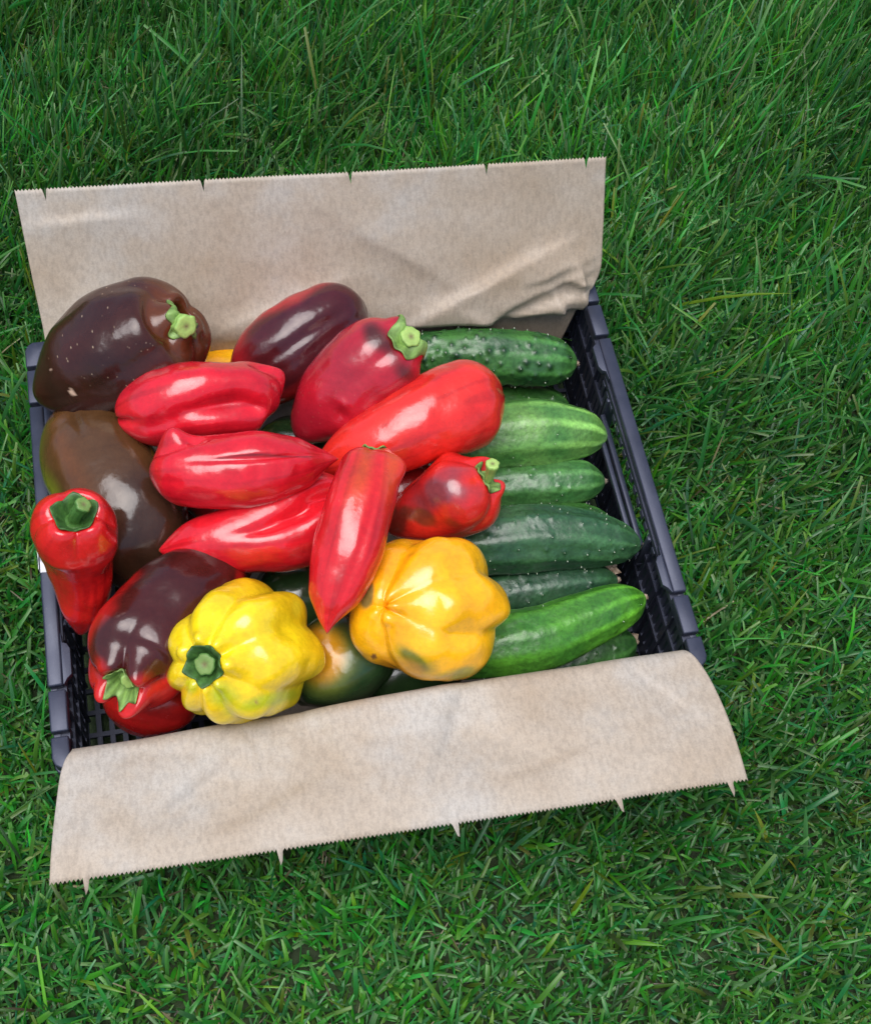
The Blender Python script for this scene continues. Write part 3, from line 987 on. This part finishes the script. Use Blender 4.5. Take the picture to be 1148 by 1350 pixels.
# 11 olive brown pepper at the left wall
def col11(V, t, ph):
    n = vnoise(V, 28, 81)
    c = blend((.075, .034, .012), (.040, .018, .010), sst(t + .25 * n, .35, .8))
    k = sst(wrap(ph - R(35)) + .6 * n, .25, .9) * (1 - sst(t, .55, .85))
    c = blend(c, (.13, .15, .012), k)
    return blend(c, (.13, .045, .012), np.exp(-((t - .4) / .3) ** 2 - (wrap(ph - R(28)) / .22) ** 2) * .7)
pepper("olive_pepper", "glossy olive brown pepper with a green flank, lying along the left wall of the crate",
       [(100, 542, .118, 52), (117, 582, .128, 68), (141, 630, .132, 77), (168, 685, .130, 80), (194, 740, .118, 66), (214, 795, .105, 40)], col11, MAT_OLIVEPEPPER,
       lobes=3, phase=R(80), gm=.07, seed=81, shoulder=False, a0=.22, a1=.3, dents=[(.22, 2, .16, 5, .0018)])

# 13 maroon and red pepper bottom left
def col13(V, t, ph):
    n = vnoise(V, 30, 91)
    c = blend((.085, .010, .010), (.05, .010, .010), .5 + n)
    k = sst(spot(V, 222, 806, 135, 60, -47, .45 * n) + .22 * vnoise(V, 60, 3), .22, .50)
    c = blend(c, (.045, .009, .006), np.ones(len(V)) * .6)
    return blend((.50, .014, .012), c, k)
pepper("red_pepper", "dark maroon pepper turning bright red at its stem end by the front left corner",
       [(163, 900, .158, 58), (177, 875, .151, 75), (211, 826, .145, 73), (249, 786, .142, 64), (292, 756, .128, 47), (335, 735, .115, 24)], col13, MAT_HALF,
       stem=dict(Lm=.010, r0=.0055, r1=.0052, calyx=.0105, seed=9, tilt=(.5, .0), bend=(.0, -.3, 0), lift=.003), lobes=4, g0=.28, gm=.06, phase=R(28), seed=91, a0=.22, a1=.3, cav=.012, rise=.11)

# 12 red pepper standing at the left wall
pepper("red_pepper", "red pepper standing upright at the left rim with its green stem on top",
       [(98, 679, .214, 54), (99, 699, .196, 57), (104, 732, .172, 48), (110, 770, .150, 38), (110, 806, .130, 29), (106, 836, .112, 15)],
       flat_col((.68, .016, .013), (.54, .010, .012), 101), stem=dict(Lm=.021, r0=.0034, r1=.0038, calyx=.0125, dark=True, seed=10, bend=(.0, .25, 0), lift=.004, tilt=(.0, .0)),
       lobes=4, g0=.20, gm=.05, g1=.06, phase=R(40), seed=101, a0=.15, a1=.25, cav=.012, rise=.05, hole=.58, dents=[(.42, -60, .12, 25, .003), (.20, 15, .04, 40, -.001)])

# 15 orange bell pepper
def col15(V, t, ph):
    n = vnoise(V, 24, 111)
    c = blend(ORA, (.92, .46, .006), .5 + n)
    m = .8 * vnoise(V, 70, 7)
    c = blend(c, (.35, .26, .01), sst(spot(V, 545, 872, 40, 20, 35, m), .25, .9) * .7)
    c = blend(c, (.06, .11, .02), sst(spot(V, 545, 870, 26, 11, 40, 1.4 * m), .35, .95) * .8)
    c = blend(c, (.08, .12, .05), sst(spot(V, 484, 786, 10, 20, 15, m), .30, .75) * .8)
    c = blend(c, (.25, .28, .02), sst(spot(V, 610, 888, 50, 10, -10, m), .3, .9) * .8)
    c = blend(c, (.62, .22, .015), sst(spot(V, 530, 885, 40, 20, 20, m), .3, .9) * .5)
    return blend(c, (.25, .10, .03), sst(spot(V, 493, 866, 4, 4), .3, .7))
pepper("yellow_pepper", "large glossy orange bell pepper with small green patches near the front paper",
       [(505, 800, .180, 60), (520, 801, .168, 86), (552, 803, .152, 100), (590, 803, .136, 97), (620, 802, .120, 78)], col15,
       lobes=5, g0=.14, gm=.19, g1=.30, phase=R(0), seed=113, shoulder=True, cav=.003, a0=.30, a1=.34, p1=2.4, rise=.05, sharp=.75, amp=1.2, lump=.0011, hole=.20,
       dents=[(.12, -84, .14, 10, .0060), (.12, 92, .14, 9, .0050), (.20, -30, .07, 11, .002), (.55, -35, .10, 10, -.003), (.8, 8, .10, 10, -.004)])

# 14 yellow ribbed pepper with dark green stem
def col14(V, t, ph):
    n = vnoise(V, 30, 121)
    c = blend(YEL, (.86, .55, .010), .35 + 1.3 * n)
    m = .5 * vnoise(V, 60, 7)
    c = blend(c, (.28, .50, .02), sst(spot(V, 296, 915, 30, 26, 0, m), .25, .9) * .9)
    c = blend(c, (.42, .50, .02), sst(spot(V, 350, 925, 60, 12, -15, m), .25, .9) * .8)
    c = blend(c, (.30, .45, .02), sst(spot(V, 252, 905, 14, 14, 0, m), .3, .9) * .6)
    c = blend(c, (.62, .60, .03), sst(spot(V, 392, 800, 10, 18, 0, m), .3, .9) * .5)
    return blend(c, (.35, .18, .06), sst(spot(V, 338, 926, 4.5, 4) + .3 * m, .4, .7) * .8)
pepper("yellow_pepper", "bright yellow ribbed bell pepper with a short dark green stem facing left",
       [(270, 876, .186, 60), (285, 871, .173, 86), (318, 861, .152, 95), (352, 852, .130, 86), (385, 845, .112, 60)], col14,
       stem=dict(Lm=.008, r0=.0054, r1=.0054, calyx=.0120, dark=True, seed=12, lift=.006), lobes=8, g0=.20, gm=.15, g1=.30, phase=R(10), seed=121, cav=.010, a0=.28, a1=.34,
       rise=.06, sharp=1.0, amp=1.3, lump=.0007, dents=[(.75, 30, .10, 12, -.004)])

# 16 dark green and orange pepper below
def col16(V, t, ph):
    n = vnoise(V, 24, 131)
    c = blend(DGRN, (.10, .12, .015), sst(spot(V, 428, 868, 50, 56, 0, .5 * n), .3, .8))
    return blend(c, (.50, .23, .008), sst(spot(V, 425, 862, 36, 44, 0, .5 * n), .3, .8))
pepper("green_pepper", "dark green pepper with an orange blotch low between the yellow and orange peppers",
       [(415, 830, .100, 55), (440, 862, .104, 76), (462, 890, .100, 78), (480, 925, .092, 58)], col16, MAT_HALF, seed=131, shoulder=False, a0=.35, a1=.35, lobes=3)
pepper("red_pepper", "red pepper lying low in the front left corner under the dark maroon and yellow peppers",
       [(262, 930, .075, 34), (232, 925, .080, 48), (190, 915, .080, 56), (150, 900, .074, 48)], flat_col((.50, .012, .010), (.36, .01, .01), 3), seed=139, shoulder=False, a0=.3, lobes=3)
pepper("green_pepper", "dark green pepper at the bottom beneath the big glossy orange pepper",
       [(470, 885, .060, 44), (510, 888, .064, 60), (560, 880, .064, 60), (610, 870, .06, 40)], flat_col(DGRN, (.03, .07, .02), 3), seed=137, shoulder=False, a0=.3, lobes=3)
pepper("green_pepper", "dark green pepper deep in the crate under the pointed red peppers",
       [(330, 790, .070, 44), (370, 790, .072, 58), (420, 785, .072, 56), (460, 780, .07, 36)], flat_col(DGRN, (.03, .07, .02), 3), seed=132, shoulder=False, a0=.3, lobes=3)
pepper("red_pepper", "red pepper almost hidden beneath the pointed pepper and the small blushed bell pepper",
       [(580, 640, .095, 36), (545, 645, .098, 46), (500, 655, .098, 46), (460, 665, .09, 34)], flat_col((.42, .01, .01), (.3, .01, .01), 3), seed=133, shoulder=False, a0=.3, lobes=3)
pepper("red_pepper", "dark red pepper almost hidden under the left end of the creased red pepper",
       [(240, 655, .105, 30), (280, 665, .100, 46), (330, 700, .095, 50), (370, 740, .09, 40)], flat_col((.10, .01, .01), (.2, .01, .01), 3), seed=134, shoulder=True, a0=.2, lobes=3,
       stem=dict(Lm=.014, r0=.003, r1=.003, calyx=.010, seed=14, bend=(.3, .2, 0), lift=.003))
pepper("green_pepper", "green pepper almost hidden between the folded and the crimson red pepper",
       [(340, 580, .075, 40), (375, 590, .078, 48), (420, 610, .078, 50), (450, 645, .075, 40)], flat_col((.03, .06, .02), DGRN, 3), seed=135, shoulder=False, a0=.3, lobes=3)

# ------------------------------------------------------------------ cucumbers
MATW, _nt, _b = new_mat("cucumber_spine"); _b.inputs['Base Color'].default_value = (.40, .46, .34, 1); _b.inputs['Roughness'].default_value = .5
MATD, _nt, _b = new_mat("dried_blossom")
_n = noise_node(_nt, 300, 4); _r = ramp(_nt, _n.outputs[0], [(.3, (.16, .10, .06)), (.7, (.48, .38, .28))]); _nt.links.new(_r.outputs[0], _b.inputs['Base Color']); _b.inputs['Roughness'].default_value = .9


def cucumber(label, st, c_dark, c_light, warts=90, wsize=.0014, wh=.0007, seed=1, streak=.5, a0=.10, a1=.16, spines=0.5, tip=True, ribs=.015, darkw=0.0):
    g = np.random.default_rng(seed)
    tb = Tube(st)
    nr, nphi = 190, 120
    q = np.linspace(0, 1, nr)
    tt = q + 0.0
    k0 = 22
    rows = [(a0 * (1 - math.cos(k / k0 * math.pi / 2)), max(.01, math.sin(k / k0 * math.pi / 2))) for k in range(k0)]
    nm = nr - 2 * k0
    rows += [(a0 + (1 - a0 - a1) * k / nm, 1.0) for k in range(nm)]
    rows += [(1 - a1 * (1 - math.sin(k / (k0 - 1) * math.pi / 2)), max(.004, math.cos(k / (k0 - 1) * math.pi / 2))) for k in range(k0)]
    rows = np.array(rows); nr = len(rows)
    t = rows[:, 0][:, None] * np.ones(nphi)[None]; rf = rows[:, 1][:, None] * np.ones(nphi)[None]
    ph = (np.arange(nphi) / nphi * 2 * np.pi)[None] * np.ones(nr)[:, None]
    P, T, Nn, B, W = tb.ev(t)
    rr = W * rf * (1 + ribs * np.cos(9 * ph + seed))
    wm = np.zeros_like(rr); centers = []
    tries = 0
    while len(centers) < warts and tries < 4000:
        tries += 1
        a, s_ = g.uniform(0, 2 * np.pi), g.uniform(0.02, .97)
        r_ = np.interp(s_, tb.t, tb.W)
        if any((wrap(a - c[0]) * r_) ** 2 + ((s_ - c[1]) * tb.len) ** 2 < (wsize * 2.6) ** 2 for c in centers): continue
        centers.append((a, s_, g.uniform(.6, 1.3)))
    for a, s_, k in centers:
        d2 = (wrap(ph - a) * W) ** 2 + ((t - s_) * tb.len) ** 2
        wm += k * np.exp(-d2 / (wsize * k) ** 2)
    rr = rr + wm * wh * 1.35
    V = P + (Nn * np.cos(ph)[..., None] + B * np.sin(ph)[..., None]) * rr[..., None]
    Vf = V.reshape(-1, 3)
    rad = ((V - P) / np.maximum(np.linalg.norm(V - P, axis=-1)[..., None], 1e-6)).reshape(-1, 3)
    Vf = Vf + rad * ((.0012 * vnoise(Vf, 35, seed) + .0003 * vnoise(Vf, 160, seed + 1)) * np.clip(rf.ravel() * 1.4, 0, 1))[:, None]
    n = vnoise(Vf, 45, seed + 2)
    ts, ps = t.ravel(), ph.ravel()
    c = blend(c_dark, c_light, .35 + .9 * n)
    stripes = np.clip(np.cos(9 * ps + seed) * .9 + .8 * vnoise(np.column_stack([ts * 6, ps * 3, ps * 0 + seed]), 1.0, 2), 0, 1)
    c = blend(c, np.array(c_light) * 2.1, stripes * (.22 + sst(ts, .40, 1.0)) * streak)
    c = c * np.array([1.15, 1.18, .92])
    c = blend(c, np.array(c_light) * 1.8, sst(ts, .93, 1.0) * .7)
    c = blend(c, np.array(c_dark) * .4, np.clip(wm.ravel(), 0, 1) * (darkw + .25))
    me = mesh_from(Vf, grid_faces(nr, nphi), c)
    low = Vf[int(np.argmin(Vf[:, 2]))]
    o = empty("cucumber", low)
    tag(o, label, "cucumber", "cucumbers lying side by side in the crate")
    link_mesh("body", me, MAT_CUKE, o)
    # pale spines: a tiny tapering bristle on part of the warts
    vs, fs = [], []
    for a, s_, k in centers:
        if g.random() > spines: continue
        p, T1, N1, B1, W1 = (x[0] for x in tb.ev(np.array([s_])))
        i_ = int(np.argmin(np.abs(rows[:, 0] - s_))); j_ = int(round(a / (2 * np.pi) * nphi)) % nphi
        sf = Vf[i_ * nphi + j_]; d = sf - p; d /= np.linalg.norm(d)
        e = np.cross(d, T1); e /= np.linalg.norm(e); f2 = np.cross(d, e)
        b0 = len(vs); r = .00036 * g.uniform(.5, 1.3)
        for h, rr_ in ((-.0004, r), (.0004, r * .9), (.0009, r * .3)):
            for m_ in range(5):
                an = m_ / 5 * 2 * math.pi
                vs.append(sf + d * h + (e * math.cos(an) + f2 * math.sin(an)) * rr_)
        for l in range(2):
            for m_ in range(5): fs.append((b0 + l * 5 + m_, b0 + l * 5 + (m_ + 1) % 5, b0 + (l + 1) * 5 + (m_ + 1) % 5, b0 + (l + 1) * 5 + m_))
        fs.append(tuple(b0 + 10 + m_ for m_ in range(5)))
    if vs: tag(link_mesh("spines", mesh_from(vs, fs), MATW, o), kind='stuff')
    if tip:
        p, T1, N1, B1, W1 = (x[0] for x in tb.ev(np.array([1.0])))
        vs = []
        for i in range(7):
            h, r = [(-.002, .0024), (-.0004, .0025), (.0002, .0021), (.0008, .0019), (.0014, .0014), (.0017, .0008), (.0018, .0001)][i]
            for m_ in range(14):
                an = m_ / 14 * 2 * math.pi
                vs.append(p + T1 * (h + .0007 * math.sin(an * 3 + i)) + (N1 * math.cos(an) + B1 * math.sin(an)) * r * (1 + .25 * math.sin(an * 5 + i * 2 + seed)))
        link_mesh("blossom_scar", mesh_from(vs, grid_faces(7, 14)), MATD, o)
    return o


CD, CL = (.014, .052, .014), (.030, .095, .022)
cucumber("dark green warty cucumber nearest the back paper, topmost in the row",
         [(540, 470, .100, 30), (590, 469, .102, 34), (660, 471, .103, 36), (715, 474, .101, 34), (760, 479, .098, 25)], (.016, .062, .022), (.045, .14, .035), 150, .0018, .0010, 1, .5, spines=.35, darkw=.6, a1=.14)
cucumber("dark cucumber mostly hidden behind the light green one",
         [(560, 550, .062, 34), (650, 543, .062, 36), (700, 540, .062, 34), (752, 545, .060, 26)], CD, CL, 60, seed=2)
cucumber("pale green smooth cucumber with a tapering tip under the long red pepper",
         [(560, 590, .096, 40), (640, 578, .100, 45), (710, 571, .101, 46), (760, 572, .099, 36), (800, 577, .096, 20)], (.045, .14, .035), (.11, .23, .06), 110, .0011, .0003, 3, .8, spines=.12, a1=.12)
cucumber("mid green cucumber just below the pale one and touching the curled stem",
         [(590, 650, .080, 30), (650, 643, .082, 33), (710, 638, .084, 34), (760, 636, .083, 30), (797, 634, .081, 20)], (.028, .10, .032), (.055, .14, .045), 60, .0013, .0006, 4, .5, spines=.5)
cucumber("dark cucumber of which a rim shows behind the big spiny one",
         [(600, 695, .070, 34), (680, 693, .070, 36), (750, 693, .070, 34), (812, 698, .068, 22)], CD, CL, 60, seed=5)
cucumber("large dark bluish green cucumber with white spines, its tip reaching furthest right",
         [(560, 725, .094, 40), (640, 716, .102, 43), (710, 709, .103, 44), (775, 711, .100, 38), (845, 719, .095, 19)], (.016, .055, .028), (.034, .095, .042), 120, .0013, .0006, 6, .35, spines=.75, ribs=.022, a1=.10)
cucumber("narrow dark cucumber low between the big spiny cucumber and the shiny bright one",
         [(590, 795, .074, 30), (660, 785, .076, 33), (730, 775, .076, 32), (780, 768, .075, 28), (814, 764, .073, 18)], (.013, .044, .026), (.026, .075, .036), 90, .0012, .0005, 7, .3, spines=.5)
cucumber("shiny bright green curved cucumber nearest the front paper",
         [(570, 858, .096, 38), (640, 853, .098, 43), (710, 842, .100, 44), (770, 820, .100, 38), (815, 800, .099, 31), (850, 787, .097, 18)], (.030, .125, .015), (.07, .22, .02), 70, .0013, .0004, 8, .5, spines=.15, a1=.10)
cucumber("rough dark cucumber at the bottom beneath the shiny curved one",
         [(640, 895, .058, 34), (710, 880, .058, 38), (780, 862, .058, 36), (838, 846, .057, 24)], (.018, .07, .018), (.04, .12, .03), 150, .0014, .0006, 9, .4, spines=.6)

# dry leaf crumb at the cucumber tips
def crumb(label, u, v, z, s, seed):
    g = np.random.default_rng(seed)
    p = at(u, v, z); vs, fs = [], []
    n = 9
    top = [p + np.array([math.cos(a) * s * g.uniform(.4, 1.2), math.sin(a) * s * g.uniform(.4, 1.2), g.uniform(-.001, .002)]) for a in np.linspace(0, 2 * math.pi, n, endpoint=False)]
    vs = top + [q - np.array([0, 0, .0006]) for q in top] + [p + np.array([0, 0, .0015]), p - np.array([0, 0, .001])]
    for i in range(n):
        k = (i + 1) % n
        fs += [(i, k, n + k, n + i), (2 * n, k, i) if False else (i, k, 2 * n), (n + k, n + i, 2 * n + 1)]
    o = link_mesh("dry_leaf", mesh_from(vs, fs), MATD, smooth=False)
    tag(o, label, "leaf")
crumb("crumpled dry brown petal below the tip of the big spiny cucumber", 806, 750, .075, .007, 3)
crumb("small dry brown petal at the tip of the bottom cucumber", 832, 838, .055, .005, 5)
